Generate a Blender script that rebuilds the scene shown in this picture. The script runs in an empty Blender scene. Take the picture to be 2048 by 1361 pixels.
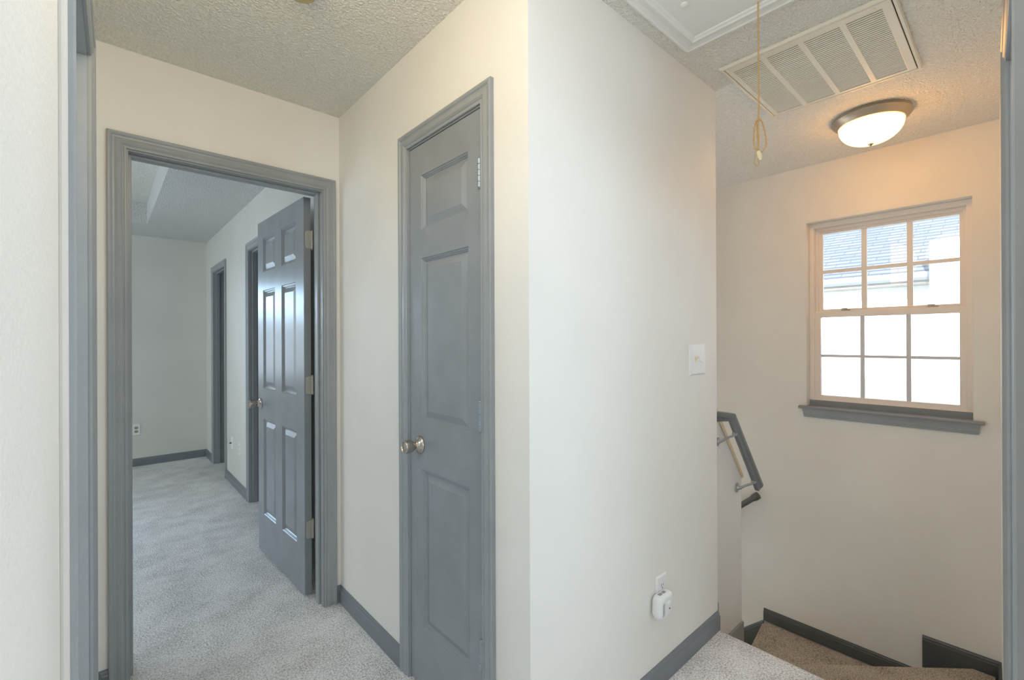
import bpy, bmesh, math, random
from mathutils import Vector, Matrix
random.seed(7)
scene = bpy.context.scene
COL = scene.collection

# ---------------------------------------------------------------- materials
def lin(c):
    return tuple(((x/255)/12.92 if x/255 <= .04045 else ((x/255+.055)/1.055)**2.4) for x in c) + (1.0,)

def mat(name, rgb, rough=.5, metal=0.0, spec=.5):
    m = bpy.data.materials.new(name); m.use_nodes = True
    b = m.node_tree.nodes['Principled BSDF']
    b.inputs['Base Color'].default_value = lin(rgb)
    b.inputs['Roughness'].default_value = rough
    b.inputs['Metallic'].default_value = metal
    b.inputs['Specular IOR Level'].default_value = spec
    return m

def N(m, t, **kw):
    n = m.node_tree.nodes.new(t)
    for k, v in kw.items():
        if k in n.inputs: n.inputs[k].default_value = v
        else: setattr(n, k, v)
    return n

def L(m, a, b): m.node_tree.links.new(a, b)
def bsdf(m): return m.node_tree.nodes['Principled BSDF']

def pos(m, scale=(1, 1, 1)):
    g = N(m, 'ShaderNodeNewGeometry'); mp = N(m, 'ShaderNodeMapping')
    mp.inputs['Scale'].default_value = scale
    L(m, g.outputs['Position'], mp.inputs['Vector'])
    return mp.outputs['Vector']

def bump(m, height, strength, dist):
    b = N(m, 'ShaderNodeBump', Strength=strength, Distance=dist)
    L(m, height, b.inputs['Height']); L(m, b.outputs['Normal'], bsdf(m).inputs['Normal'])

def tint(m, fac, c1, c2, p1=.3, p2=.7):
    r = N(m, 'ShaderNodeValToRGB')
    r.color_ramp.elements[0].position = p1; r.color_ramp.elements[0].color = lin(c1)
    r.color_ramp.elements[1].position = p2; r.color_ramp.elements[1].color = lin(c2)
    L(m, fac, r.inputs['Fac']); L(m, r.outputs['Color'], bsdf(m).inputs['Base Color'])

def m_wall(name, rgb, scale=170., strength=.10, rough=.55):
    m = mat(name, rgb, rough)
    v = pos(m)
    n = N(m, 'ShaderNodeTexNoise', Scale=scale, Detail=3.0); L(m, v, n.inputs['Vector'])
    bump(m, n.outputs['Fac'], strength, .004)
    w = N(m, 'ShaderNodeTexNoise', Scale=2.2, Detail=4.0); L(m, v, w.inputs['Vector'])
    d = tuple(max(0, c-5) for c in rgb)
    tint(m, w.outputs['Fac'], d, rgb, .35, .65)
    return m

def m_popcorn(name, rgb, rgb2):
    m = mat(name, rgb, .6)
    v = pos(m)
    n = N(m, 'ShaderNodeTexNoise', Scale=105., Detail=2.0, Roughness=.5, Distortion=.25); L(m, v, n.inputs['Vector'])
    r = N(m, 'ShaderNodeMapRange'); r.inputs['From Min'].default_value = .42; r.inputs['From Max'].default_value = .68
    L(m, n.outputs['Fac'], r.inputs['Value'])
    bump(m, r.outputs['Result'], .85, .006)
    tint(m, n.outputs['Fac'], rgb2, rgb, .35, .6)
    return m

def m_carpet(name, lo, hi):
    m = mat(name, hi, .95, spec=.1)
    v = pos(m)
    vo = N(m, 'ShaderNodeTexVoronoi', Scale=140., Randomness=1.0); L(m, v, vo.inputs['Vector'])
    n = N(m, 'ShaderNodeTexNoise', Scale=138., Detail=4., Roughness=.7); L(m, v, n.inputs['Vector'])
    big = N(m, 'ShaderNodeTexNoise', Scale=5., Detail=5., Roughness=.65); L(m, v, big.inputs['Vector'])
    a = N(m, 'ShaderNodeMath', operation='MULTIPLY'); a.inputs[1].default_value = .75; L(m, n.outputs['Fac'], a.inputs[0])
    c = N(m, 'ShaderNodeMath', operation='MULTIPLY_ADD'); c.inputs[1].default_value = .25; L(m, big.outputs['Fac'], c.inputs[0]); L(m, a.outputs[0], c.inputs[2])
    tint(m, c.outputs[0], lo, hi, .34, .56)
    h = N(m, 'ShaderNodeMath', operation='SUBTRACT'); L(m, n.outputs['Fac'], h.inputs[0])
    k = N(m, 'ShaderNodeMath', operation='MULTIPLY'); k.inputs[1].default_value = .8; L(m, vo.outputs['Distance'], k.inputs[0])
    L(m, k.outputs[0], h.inputs[1])
    bump(m, h.outputs[0], .6, .009)
    return m

def m_trim(name, rgb, rough=.32):
    m = mat(name, rgb, rough)
    v = pos(m, (60, 60, 3))
    n = N(m, 'ShaderNodeTexNoise', Scale=6., Detail=3.); L(m, v, n.inputs['Vector'])
    bump(m, n.outputs['Fac'], .012, .0012)
    w = N(m, 'ShaderNodeTexNoise', Scale=9., Detail=3.); L(m, pos(m), w.inputs['Vector'])
    tint(m, w.outputs['Fac'], tuple(c-3 for c in rgb), tuple(c+2 for c in rgb), .35, .65)
    return m

WALL = m_wall('wall paint cream', (237, 234, 228))
WALLN = m_wall('wall paint orange peel', (238, 236, 230), 120., .35)
BEDW = m_wall('wall paint bedroom', (222, 220, 212))
CEIL = m_popcorn('textured ceiling', (240, 238, 230), (228, 225, 216))
CARPET = m_carpet('grey carpet', (152, 147, 147), (255, 253, 253))
BROWN = m_carpet('brown stair carpet', (104, 95, 86), (214, 200, 184))
TRIM = m_trim('grey trim paint', (154, 158, 161))
DOOR = m_trim('grey door paint', (145, 150, 155), .26)
BASEM = m_trim('grey baseboard paint', (122, 127, 133))
SKIRT = m_trim('dark stair skirt paint', (88, 91, 92))
RAILM = m_trim('grey rail paint', (116, 121, 124), .30)
NICKEL = mat('satin nickel', (196, 188, 178), .24, 1.0)
HINGE = mat('hinge metal', (176, 182, 186), .35, .85)
STEEL = mat('bracket steel', (186, 191, 194), .28, .7)
WHITE = mat('white plastic', (236, 236, 236), .3)
IVORY = mat('ivory plastic', (226, 216, 176), .35)
BEIGE = mat('aged beige plastic', (176, 164, 118), .5)
VINYL = mat('window vinyl', (240, 232, 224), .4)
JAMBW = mat('white window jamb', (232, 228, 222), .5)
GRILLE = mat('grille bars', (236, 232, 228), .4)
VENTM = mat('vent enamel', (228, 222, 206), .4)
DARK = mat('dark slot', (38, 36, 34), .8)
DUCT = mat('duct shade', (46, 43, 40), .9)  # near black, stands for the shade up the duct
HATCHM = mat('hatch white paint', (226, 226, 222), .35)
ROPE = mat('cord fibre', (196, 158, 104), .8)
KNEE = m_wall('knee wall paint', (240, 238, 234))
CAPM = mat('cap paint', (216, 200, 166), .5)
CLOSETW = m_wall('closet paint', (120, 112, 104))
BLACK = mat('black slot', (20, 20, 20), .6)

def m_emit(name, rgb, strength):
    m = mat(name, rgb, .3)
    b = bsdf(m); b.inputs['Emission Color'].default_value = lin(rgb); b.inputs['Emission Strength'].default_value = strength
    return m
LAMPG = m_emit('lit alabaster glass', (255, 182, 85), 14.5)

def m_glass():
    m = bpy.data.materials.new('pane glass'); m.use_nodes = True
    nt = m.node_tree; nt.nodes.clear()
    out = nt.nodes.new('ShaderNodeOutputMaterial'); t = nt.nodes.new('ShaderNodeBsdfTransparent')
    g = nt.nodes.new('ShaderNodeBsdfGlossy'); g.inputs['Roughness'].default_value = .02
    f = nt.nodes.new('ShaderNodeFresnel'); f.inputs['IOR'].default_value = 1.45
    mx = nt.nodes.new('ShaderNodeMixShader')
    t.inputs['Color'].default_value = (.96, .97, .98, 1)
    nt.links.new(f.outputs[0], mx.inputs[0]); nt.links.new(t.outputs[0], mx.inputs[1]); nt.links.new(g.outputs[0], mx.inputs[2])
    nt.links.new(mx.outputs[0], out.inputs['Surface'])
    return m
GLASS = m_glass()

def m_shingle():
    m = mat('roof shingles', (150, 156, 168), .9)
    v = pos(m)
    sx = N(m, 'ShaderNodeSeparateXYZ'); L(m, v, sx.inputs[0])
    cb = N(m, 'ShaderNodeCombineXYZ'); L(m, sx.outputs['Y'], cb.inputs['X']); L(m, sx.outputs['X'], cb.inputs['Y'])
    br = N(m, 'ShaderNodeTexBrick', Scale=1.0)
    br.inputs['Color1'].default_value = lin((116, 120, 128)); br.inputs['Color2'].default_value = lin((104, 109, 118)); br.inputs['Mortar'].default_value = lin((78, 82, 90))
    br.inputs['Mortar Size'].default_value = .005; br.inputs['Brick Width'].default_value = .30; br.inputs['Row Height'].default_value = .125
    L(m, cb.outputs[0], br.inputs['Vector'])
    f = N(m, 'ShaderNodeMath', operation='MULTIPLY'); f.inputs[1].default_value = 8.0; L(m, sx.outputs['X'], f.inputs[0])
    g = N(m, 'ShaderNodeMath', operation='FRACT'); L(m, f.outputs[0], g.inputs[0])
    h = N(m, 'ShaderNodeMath', operation='LESS_THAN'); h.inputs[1].default_value = .26; L(m, g.outputs[0], h.inputs[0])
    mx = N(m, 'ShaderNodeMix', data_type='RGBA'); L(m, h.outputs[0], mx.inputs['Factor'])
    L(m, br.outputs['Color'], mx.inputs[6]); mx.inputs[7].default_value = lin((78, 82, 90))
    L(m, mx.outputs[2], bsdf(m).inputs['Base Color'])
    return m
SHINGLE = m_shingle()
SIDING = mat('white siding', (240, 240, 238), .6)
GUTTER = mat('white gutter', (150, 156, 160), .5)
SOFFIT = mat('soffit', (168, 163, 157), .7)

# ---------------------------------------------------------------- object helpers
def finish(name, bm, m, parent=None, smooth=False, bevel=0, flat_angle=35):
    """Links a bmesh drawn in world coordinates as one object."""
    bmesh.ops.remove_doubles(bm, verts=bm.verts, dist=1e-5)
    bmesh.ops.recalc_face_normals(bm, faces=bm.faces)
    me = bpy.data.meshes.new(name)
    co = [v.co.copy() for v in bm.verts]
    if parent is None:
        xs, ys, zs = zip(*co); base = Vector(((min(xs)+max(xs))/2, (min(ys)+max(ys))/2, min(zs)))
    else:
        base = Vector(parent['_base'])
    for v in bm.verts: v.co -= base
    bm.to_mesh(me); bm.free()
    if smooth:
        for p in me.polygons: p.use_smooth = True
        me.set_sharp_from_angle(angle=math.radians(flat_angle))
    o = bpy.data.objects.new(name, me); COL.objects.link(o)
    o['_base'] = base
    if parent is None: o.location = base
    else: o.parent = parent
    for x in (m if isinstance(m, (list, tuple)) else [m]): me.materials.append(x)
    if bevel:
        b = o.modifiers.new('bevel', 'BEVEL'); b.width = bevel; b.segments = 2; b.limit_method = 'ANGLE'; b.angle_limit = math.radians(40)
    return o

def root(name, base, label, cat, kind=None, group=None):
    o = bpy.data.objects.new(name, None); COL.objects.link(o)
    o.location = base; o['_base'] = Vector(base); o.empty_display_size = .1
    tag(o, label, cat, kind, group)
    return o

def tag(o, label, cat, kind=None, group=None):
    o['label'] = label; o['category'] = cat
    if kind: o['kind'] = kind
    if group: o['group'] = group
    return o

def box(bm, x0, x1, y0, y1, z0, z1, M=None):
    v = [bm.verts.new((x, y, z)) for x in (x0, x1) for y in (y0, y1) for z in (z0, z1)]
    for f in ((0, 1, 3, 2), (4, 6, 7, 5), (0, 4, 5, 1), (2, 3, 7, 6), (0, 2, 6, 4), (1, 5, 7, 3)):
        bm.faces.new([v[i] for i in f])
    if M:
        for q in v: q.co = M(q.co)
    return v

def grid_solid(bm, ss, zs, hole, t0, t1, M):
    """Slab of cells (s,z) between t0 and t1, without the cells for which hole(s,z) is true; M maps (s,t,z) to the world."""
    ss = sorted(set(ss)); zs = sorted(set(zs)); V = {}
    def v(i, j, k):
        if (i, j, k) not in V: V[(i, j, k)] = bm.verts.new(M(ss[i], (t0, t1)[k], zs[j]))
        return V[(i, j, k)]
    solid = lambda i, j: 0 <= i < len(ss)-1 and 0 <= j < len(zs)-1 and not hole((ss[i]+ss[i+1])/2, (zs[j]+zs[j+1])/2)
    for i in range(len(ss)-1):
        for j in range(len(zs)-1):
            if not solid(i, j): continue
            for k in (0, 1): bm.faces.new([v(i, j, k), v(i+1, j, k), v(i+1, j+1, k), v(i, j+1, k)])
            if not solid(i-1, j): bm.faces.new([v(i, j, 0), v(i, j+1, 0), v(i, j+1, 1), v(i, j, 1)])
            if not solid(i+1, j): bm.faces.new([v(i+1, j, 0), v(i+1, j+1, 0), v(i+1, j+1, 1), v(i+1, j, 1)])
            if not solid(i, j-1): bm.faces.new([v(i, j, 0), v(i+1, j, 0), v(i+1, j, 1), v(i, j, 1)])
            if not solid(i, j+1): bm.faces.new([v(i, j+1, 0), v(i+1, j+1, 0), v(i+1, j+1, 1), v(i, j+1, 1)])

def in_any(rects): return lambda s, z: any(a < s < b and c < z < d for a, b, c, d in rects)

def frame(o, a, n):
    o, a, n = Vector(o), Vector(a).normalized(), Vector(n).normalized()
    return lambda s, t, z: o + a*s + n*t + Vector((0, 0, z))

def wall(name, M, s0, s1, t0, t1, holes, m, label, z0=0., z1=2.44):
    bm = bmesh.new()
    ss = [s0, s1] + [x for h in holes for x in h[:2]]; zs = [z0, z1] + [x for h in holes for x in h[2:] if z0 <= x <= z1]
    grid_solid(bm, ss, zs, in_any(holes), t0, t1, M)
    return tag(finish(name, bm, m), label, 'wall', 'structure')

# door casing: (distance from the inner edge, thickness)
CASING = [(0, 0), (0, .008), (.002, .0095), (.007, .0095), (.009, .0075), (.012, .0075), (.014, .010), (.020, .0135), (.028, .0125), (.036, .0105),
          (.042, .011), (.045, .0145), (.049, .0165), (.055, .0165), (.058, .014), (.058, 0)]

def casing_bm(M, s0, s1, zt, z0=0., scale=1.):
    bm = bmesh.new(); rings = []
    for (s, z, ds, dz) in ((s0, z0, -1, 0), (s0, zt, -1, 1), (s1, zt, 1, 1), (s1, z0, 1, 0)):
        rings.append([bm.verts.new(M(s+ds*w*scale, t, z+dz*w*scale)) for w, t in CASING])
    n = len(CASING)
    for a, b in zip(rings, rings[1:]):
        for i in range(n):
            bm.faces.new([a[i], a[(i+1) % n], b[(i+1) % n], b[i]])
    bm.faces.new(rings[0]); bm.faces.new(rings[-1])
    return bm

def jamb_bm(M, s0, s1, zt, t0, t1, th=.018, z0=0.):
    bm = bmesh.new()
    grid_solid(bm, [s0-th, s0, s1, s1+th], [z0, zt, zt+th], lambda s, z: s0 < s < s1 and z < zt, t0, t1, M)
    return bm

def stop_bm(M, s0, s1, zt, t0, t1, th=.011, z0=0.):
    bm = bmesh.new()
    grid_solid(bm, [s0, s0+th, s1-th, s1], [z0, zt-th, zt], lambda s, z: s0+th < s < s1-th and z < zt-th, t0, t1, M)
    return bm

def doorway_trim(name, base, M, s0, s1, zt, depth, label, stop=(-.07, -.04), back=True, reveal=.005, m=TRIM, front=True):
    """Casing on the face t=0, jamb through the wall to t=-depth, casing on the far face."""
    r = root(name, base, label, 'door trim', 'structure')
    if front: finish('casing', casing_bm(M, s0-reveal, s1+reveal, zt+reveal), m, r)
    finish('jamb', jamb_bm(M, s0, s1, zt, 0, -depth), m, r)
    if stop: finish('door_stop', stop_bm(M, s0, s1, zt, stop[0], stop[1]), m, r, bevel=.002)
    if back:
        Mb = lambda s, t, z: M(s, -depth-t, z)
        finish('casing', casing_bm(Mb, s0-reveal, s1+reveal, zt+reveal), m, r)
    return r

BASEP = [(0, 0), (.0125, 0), (.0125, .058), (.0115, .062), (.0085, .065), (.009, .069), (.0075, .074), (.004, .079), (.003, .083), (0, .083)]
def baseboard(name, pts, label, zs=0., m=BASEM, closed_height=None):
    """pts: plan polyline along the wall; the board stands to the LEFT of the direction of travel."""
    bm = bmesh.new(); rings = []
    P = [Vector((p[0], p[1], 0)) for p in pts]
    prof = BASEP if closed_height is None else [(t, z if z > 0 else closed_height) for t, z in BASEP]
    for i, p in enumerate(P):
        nrm = []
        if i > 0: d = (P[i]-P[i-1]).normalized(); nrm.append(Vector((-d.y, d.x, 0)))
        if i < len(P)-1: d = (P[i+1]-P[i]).normalized(); nrm.append(Vector((-d.y, d.x, 0)))
        n = nrm[0] if len(nrm) == 1 else (nrm[0]+nrm[1])/(1+nrm[0].dot(nrm[1]))
        z0 = zs[i] if isinstance(zs, (list, tuple)) else zs
        rings.append([bm.verts.new(p+n*t+Vector((0, 0, z0+z))) for t, z in prof])
    k = len(prof)
    for a, b in zip(rings, rings[1:]):
        for i in range(k): bm.faces.new([a[i], a[(i+1) % k], b[(i+1) % k], b[i]])
    bm.faces.new(rings[0]); bm.faces.new(rings[-1])
    return tag(finish(name, bm, m), label, 'baseboard', 'structure')

def lathe(bm, prof, o, axis, n=40, cap=True):
    """prof: (radius, distance along axis)."""
    axis = Vector(axis).normalized(); o = Vector(o)
    x = axis.orthogonal().normalized(); y = axis.cross(x)
    rings = []
    for r, d in prof:
        if r < 1e-6: rings.append([bm.verts.new(o+axis*d)])
        else: rings.append([bm.verts.new(o+axis*d+(x*math.cos(2*math.pi*i/n)+y*math.sin(2*math.pi*i/n))*r) for i in range(n)])
    for a, b in zip(rings, rings[1:]):
        for i in range(n):
            j = (i+1) % n
            if len(a) == 1 and len(b) == 1: continue
            if len(a) == 1: bm.faces.new([a[0], b[i], b[j]])
            elif len(b) == 1: bm.faces.new([a[i], a[j], b[0]])
            else: bm.faces.new([a[i], a[j], b[j], b[i]])
    if cap:
        for r in (rings[0], rings[-1]):
            if len(r) > 1: bm.faces.new(r)

def tube(bm, pts, r, n=8, closed=False):
    pts = [Vector(p) for p in pts]; rings = []
    up = None
    for i, p in enumerate(pts):
        a = pts[i-1] if (i > 0 or closed) else p; b = pts[(i+1) % len(pts)] if (i < len(pts)-1 or closed) else p
        t = (b-a).normalized()
        if up is None: up = t.orthogonal().normalized()
        x = (up-t*up.dot(t)).normalized(); up = x; y = t.cross(x)
        rr = r[i] if isinstance(r, (list, tuple)) else r
        rings.append([bm.verts.new(p+(x*math.cos(2*math.pi*k/n)+y*math.sin(2*math.pi*k/n))*rr) for k in range(n)])
    seq = list(zip(rings, rings[1:])) + ([(rings[-1], rings[0])] if closed else [])
    for a, b in seq:
        for k in range(n): bm.faces.new([a[k], a[(k+1) % n], b[(k+1) % n], b[k]])
    if not closed: bm.faces.new(rings[0]); bm.faces.new(rings[-1])

def smooth_path(pts, sub=8):
    pts = [Vector(p) for p in pts]; out = []
    for i in range(len(pts)-1):
        p0 = pts[max(i-1, 0)]; p1 = pts[i]; p2 = pts[i+1]; p3 = pts[min(i+2, len(pts)-1)]
        for k in range(sub):
            t = k/sub
            out.append(.5*((2*p1)+(-p0+p2)*t+(2*p0-5*p1+4*p2-p3)*t*t+(-p0+3*p1-3*p2+p3)*t**3))
    return out+[pts[-1]]

PANEL = [(0, 0), (.003, -.004), (.006, -.0042), (.0085, -.008), (.0105, -.0082), (.014, -.0125), (.018, -.0125), (.048, -.0030)]
def panel_door_bm(M, W, z0, z1, T, panels, prof=PANEL):
    """Leaf: s 0..W, face t=0 (panels), back t=-T (panels)."""
    bm = bmesh.new()
    ss = sorted({0., W, *[x for p in panels for x in p[:2]]}); zs = sorted({z0, z1, *[x for p in panels for x in p[2:]]})
    V = {}
    def v(s, t, z):
        k = (round(s, 5), round(t, 5), round(z, 5))
        if k not in V: V[k] = bm.verts.new(M(s, t, z))
        return V[k]
    isp = in_any(panels)
    for side in (0, 1):
        f = (lambda t: t) if side == 0 else (lambda t: -T-t)
        for i in range(len(ss)-1):
            for j in range(len(zs)-1):
                a, b, c, d = ss[i], ss[i+1], zs[j], zs[j+1]
                if isp((a+b)/2, (c+d)/2): continue
                bm.faces.new([v(a, f(0), c), v(b, f(0), c), v(b, f(0), d), v(a, f(0), d)])
        for (a, b, c, d) in panels:
            # split outer ring along shared grid lines is unnecessary: loops share only corners with the stiles
            prev = None
            for k, (w, t) in enumerate(prof):
                ring = [v(a+w, f(t), c+w), v(b-w, f(t), c+w), v(b-w, f(t), d-w), v(a+w, f(t), d-w)]
                if prev:
                    for q in range(4): bm.faces.new([prev[q], prev[(q+1) % 4], ring[(q+1) % 4], ring[q]])
                prev = ring
            bm.faces.new(prev)
    for (sa, sb, za, zb) in [(0, 0, x, y) for x, y in zip(zs, zs[1:])]+[(W, W, x, y) for x, y in zip(zs, zs[1:])]:
        bm.faces.new([v(sa, 0, za), v(sb, 0, zb), v(sb, -T, zb), v(sa, -T, za)])
    for z in (z0, z1):
        for x, y in zip(ss, ss[1:]): bm.faces.new([v(x, 0, z), v(y, 0, z), v(y, -T, z), v(x, -T, z)])
    return bm

def add_knob(parent, at, axis):
    bm = bmesh.new()
    lathe(bm, [(0, .020), (.0125, .020), (.0125, .022), (.014, .026), (.019, .031), (.0225, .035), (.0245, .041), (.0245, .064), (.0238, .0665), (.0222, .068), (.0205, .068), (.0195, .0665), (.0185, .0635), (.012, .0625), (0, .0622)], at, axis)
    k = finish('door_knob', bm, NICKEL, parent, smooth=True)
    k['label'] = 'satin nickel knob with a dished end'
    bm = bmesh.new()
    lathe(bm, [(0, .0), (.033, .0), (.0335, .003), (.032, .006), (.027, .009), (.019, .014), (.0145, .021), (.0125, .0215), (0, .0215)], at, axis)
    r = finish('rose', bm, NICKEL, k, smooth=True)
    return k

def add_hinge(parent, at, zmid, leafdir, leafn, h=.092, w=.034, leaf_gap=.004, m=HINGE, lbl=None):
    """Knuckle with a leaf that lies along leafdir."""
    x, y = at; bm = bmesh.new()
    prof = []
    r = .0068; z = -h/2
    prof = [(0, z-.004), (.0045, z-.004), (.006, z-.0015), (.0045, z)]
    for i in range(5):
        za = -h/2+h*i/5; zb = -h/2+h*(i+1)/5
        prof += [(r*.8, za), (r, za+.0012), (r, zb-.0012), (r*.8, zb)]
    prof += [(.0045, h/2), (.0062, h/2+.0015), (.0045, h/2+.005), (0, h/2+.005)]
    lathe(bm, prof, (x, y, zmid), (0, 0, 1), 14)
    d = Vector((*leafdir, 0)).normalized(); n = Vector((*leafn, 0)).normalized()
    k = 8; pts = [(0, -h/2)]
    R = .013
    pts += [(w-R+R*math.sin(a), -h/2+R-R*math.cos(a)) for a in [math.pi/2*i/k for i in range(k+1)]]
    pts += [(w-R+R*math.cos(a), h/2-R+R*math.sin(a)) for a in [math.pi/2*i/k for i in range(k+1)]]
    pts += [(0, h/2)]
    vs = [[bm.verts.new(Vector((x, y, zmid))+d*a+n*t+Vector((0, 0, b))) for a, b in pts] for t in (-.0012, .0012)]
    bm.faces.new(vs[0]); bm.faces.new(vs[1])
    for i in range(len(pts)):
        j = (i+1) % len(pts); bm.faces.new([vs[0][i], vs[0][j], vs[1][j], vs[1][i]])
    o = finish('hinge', bm, m, parent, smooth=True, flat_angle=30)
    o['label'] = lbl or 'silver butt hinge'
    for a, b in ((.012, .026), (.022, 0), (.012, -.026)):
        bm = bmesh.new(); p = Vector((x, y, zmid+b))+d*a
        lathe(bm, [(0, .0012), (.0036, .0012), (.0034, .0024), (.0012, .0026), (.0010, .0020), (0, .0020)], p, n, 12)
        finish('screw', bm, m, o, smooth=True)
    return o

def plate_bm(M, w, h, t=.006, e=.006):
    """Wall plate, bevelled edge, centred on (0,0)."""
    bm = bmesh.new()
    rings = []
    for dw, dt in ((0, 0), (0, .0015), (e*.55, t*.85), (e, t)):
        a, b = w/2-dw, h/2-dw
        rings.append([bm.verts.new(M(s, dt, z)) for s, z in ((-a, -b), (a, -b), (a, b), (-a, b))])
    for p, q in zip(rings, rings[1:]):
        for i in range(4): bm.faces.new([p[i], p[(i+1) % 4], q[(i+1) % 4], q[i]])
    bm.faces.new(rings[0]); bm.faces.new(rings[-1])
    return bm

def extr(bm, pts, M, t0, t1):
    """Prism of an (s,z) outline between t0 and t1."""
    a = [bm.verts.new(M(s, t0, z)) for s, z in pts]; b = [bm.verts.new(M(s, t1, z)) for s, z in pts]
    bm.faces.new(a); bm.faces.new(b)
    n = len(pts)
    for i in range(n): bm.faces.new([a[i], a[(i+1) % n], b[(i+1) % n], b[i]])

# ---------------------------------------------------------------- dimensions (metres; x runs along the stairs, y towards the bedroom)
H = 2.44
VA, UB, VC, UC, UD = 2.301, .8955, .9255, 2.079, 3.432
TH = .115
BV1 = 6.24                       # far bedroom wall
# near left wall (slightly out of square) and near right wall
FO, FD = Vector((-.0145, VA, 0)), Vector((.0175, 1, 0)).normalized()
MF = lambda s, t, z: FO + FD*(s-VA) + Vector((FD.y, -FD.x, 0))*t + Vector((0, 0, z))      # s ~ y
EO, ED = Vector((0, -.042, 0)), Vector((1, .0333, 0)).normalized()
ME = lambda s, t, z: EO + ED*s + Vector((-ED.y, ED.x, 0))*t + Vector((0, 0, z))           # s ~ x
MA = frame((0, VA, 0), (1, 0, 0), (0, -1, 0))          # s = x, t towards the hall
MB = frame((UB, 0, 0), (0, 1, 0), (-1, 0, 0))          # s = y, t towards the hall / bedroom
MC = frame((0, VC, 0), (1, 0, 0), (0, -1, 0))
MD = frame((UD, 0, 0), (0, 1, 0), (-1, 0, 0))

DA = (.0785, .8105, 2.052)       # bedroom doorway jambs, head
DB = (1.140, 1.596, 2.055)       # closet doorway
DF = (.886, 1.618, 2.057)
DE = (1.075, 1.812, 2.057)
D1 = (5.172, 5.776, 2.046)       # bedroom right wall, far doorway
D2 = (3.43, 4.192, 2.048)        # bedroom right wall, near doorway
J = .018

# ---------------------------------------------------------------- walls
wall('wall_left', MA, -.145, UB, 0, -TH, [(DA[0]-J, DA[1]+J, 0, DA[2]+J)], WALL, 'cream wall around the open bedroom doorway')
wall('wall_center', MB, VC, VA+TH, 0, -TH, [(DB[0]-J, DB[1]+J, 0, DB[2]+J)], WALL, 'cream wall that holds the narrow closed closet door')
wall('wall_front', MC, UB+TH, UC, 0, -TH, [], WALL, 'large blank off white wall with the light switch and outlet')
wall('wall_near_left', MF, .33, VA, 0, -TH, [(DF[0]-J, DF[1]+J, 0, DF[2]+J)], WALLN, 'bright white wall beside the camera with a doorway in it')
wall('wall_near_right', ME, .80, UD/ED.x, 0, -TH, [(DE[0]-J, DE[1]+J, 0, DE[2]+J)], WALLN, 'off white wall at the right with a doorway seen edge on', z0=-3.0)
WIN = (.168, .943, .868, 2.074)
wall('wall_stair_window', MD, -.10, 5.2, 0, -.16, [WIN], WALL, 'warm cream stairwell wall with the window in it', z0=-3.0)
wall('wall_stair_inner', frame((UC, 0, 0), (0, 1, 0), (1, 0, 0)), VC+TH, BV1+TH, 0, -TH, [], WALL, 'inner wall of the stairwell behind the half wall', z0=-3.0)
wall('wall_stair_end', frame((0, 5.2, 0), (1, 0, 0), (0, -1, 0)), UC, UD+.16, 0, -TH, [], WALL, 'end wall of the stairwell down below', z0=-3.0)
wall('wall_bedroom_far', frame((0, BV1, 0), (1, 0, 0), (0, -1, 0)), -3.2, UC-TH, 0, -TH, [(-1.15, -.10, .80, 2.06)], BEDW, 'far grey white bedroom wall with an outlet')
wall('wall_bedroom_right', MB, VA+TH, BV1, 0, -TH, [(D1[0]-J, D1[1]+J, 0, D1[2]+J), (D2[0]-J, D2[1]+J, 0, D2[2]+J)], BEDW, 'right bedroom wall with two dark doorways')
wall('wall_bedroom_left', frame((-3.2, 0, 0), (0, 1, 0), (1, 0, 0)), -3.3, BV1+TH, 0, -TH, [], BEDW, 'outer wall on the left of the bedroom')
wall('wall_rear', frame((0, -3.2, 0), (1, 0, 0), (0, 1, 0)), -3.2, UD+.16, 0, -TH, [], WALL, 'wall behind the camera')
wall('wall_rear_right', frame((UD, 0, 0), (0, 1, 0), (-1, 0, 0)), -3.2, -.10, 0, -TH, [], WALL, 'outer wall of the room at the right')
wall('wall_bedroom_near', frame((0, VA, 0), (1, 0, 0), (0, -1, 0)), -3.2, -.145, 0, -TH, [], BEDW, 'bedroom wall that continues left of the doorway')
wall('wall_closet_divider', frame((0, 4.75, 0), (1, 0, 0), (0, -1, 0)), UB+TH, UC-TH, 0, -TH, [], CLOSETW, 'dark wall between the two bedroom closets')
bm = bmesh.new()
KV0, KV1, KUE = 1.02, 1.135, 2.586
MK = frame((0, KV0, 0), (1, 0, 0), (0, -1, 0))
extr(bm, [(UC, -3.0), (KUE, -3.0), (KUE, .566), (2.272, .945), (UC, .945)], MK, 0, -(KV1-KV0))
tag(finish('wall_knee', bm, KNEE), 'white half wall with sloping top beside the stairs', 'wall', 'structure')
bm = bmesh.new()
extr(bm, [(KUE+.003, .560), (KUE+.020, .566), (2.283, .968), (UC+.001, .968), (UC+.001, .946), (2.272, .946)], MK, .006, -(KV1-KV0)-.006)
tag(finish('trim_7', bm, CAPM), 'cream sloping cap along the top of the half wall', 'cap trim', 'structure')

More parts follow.
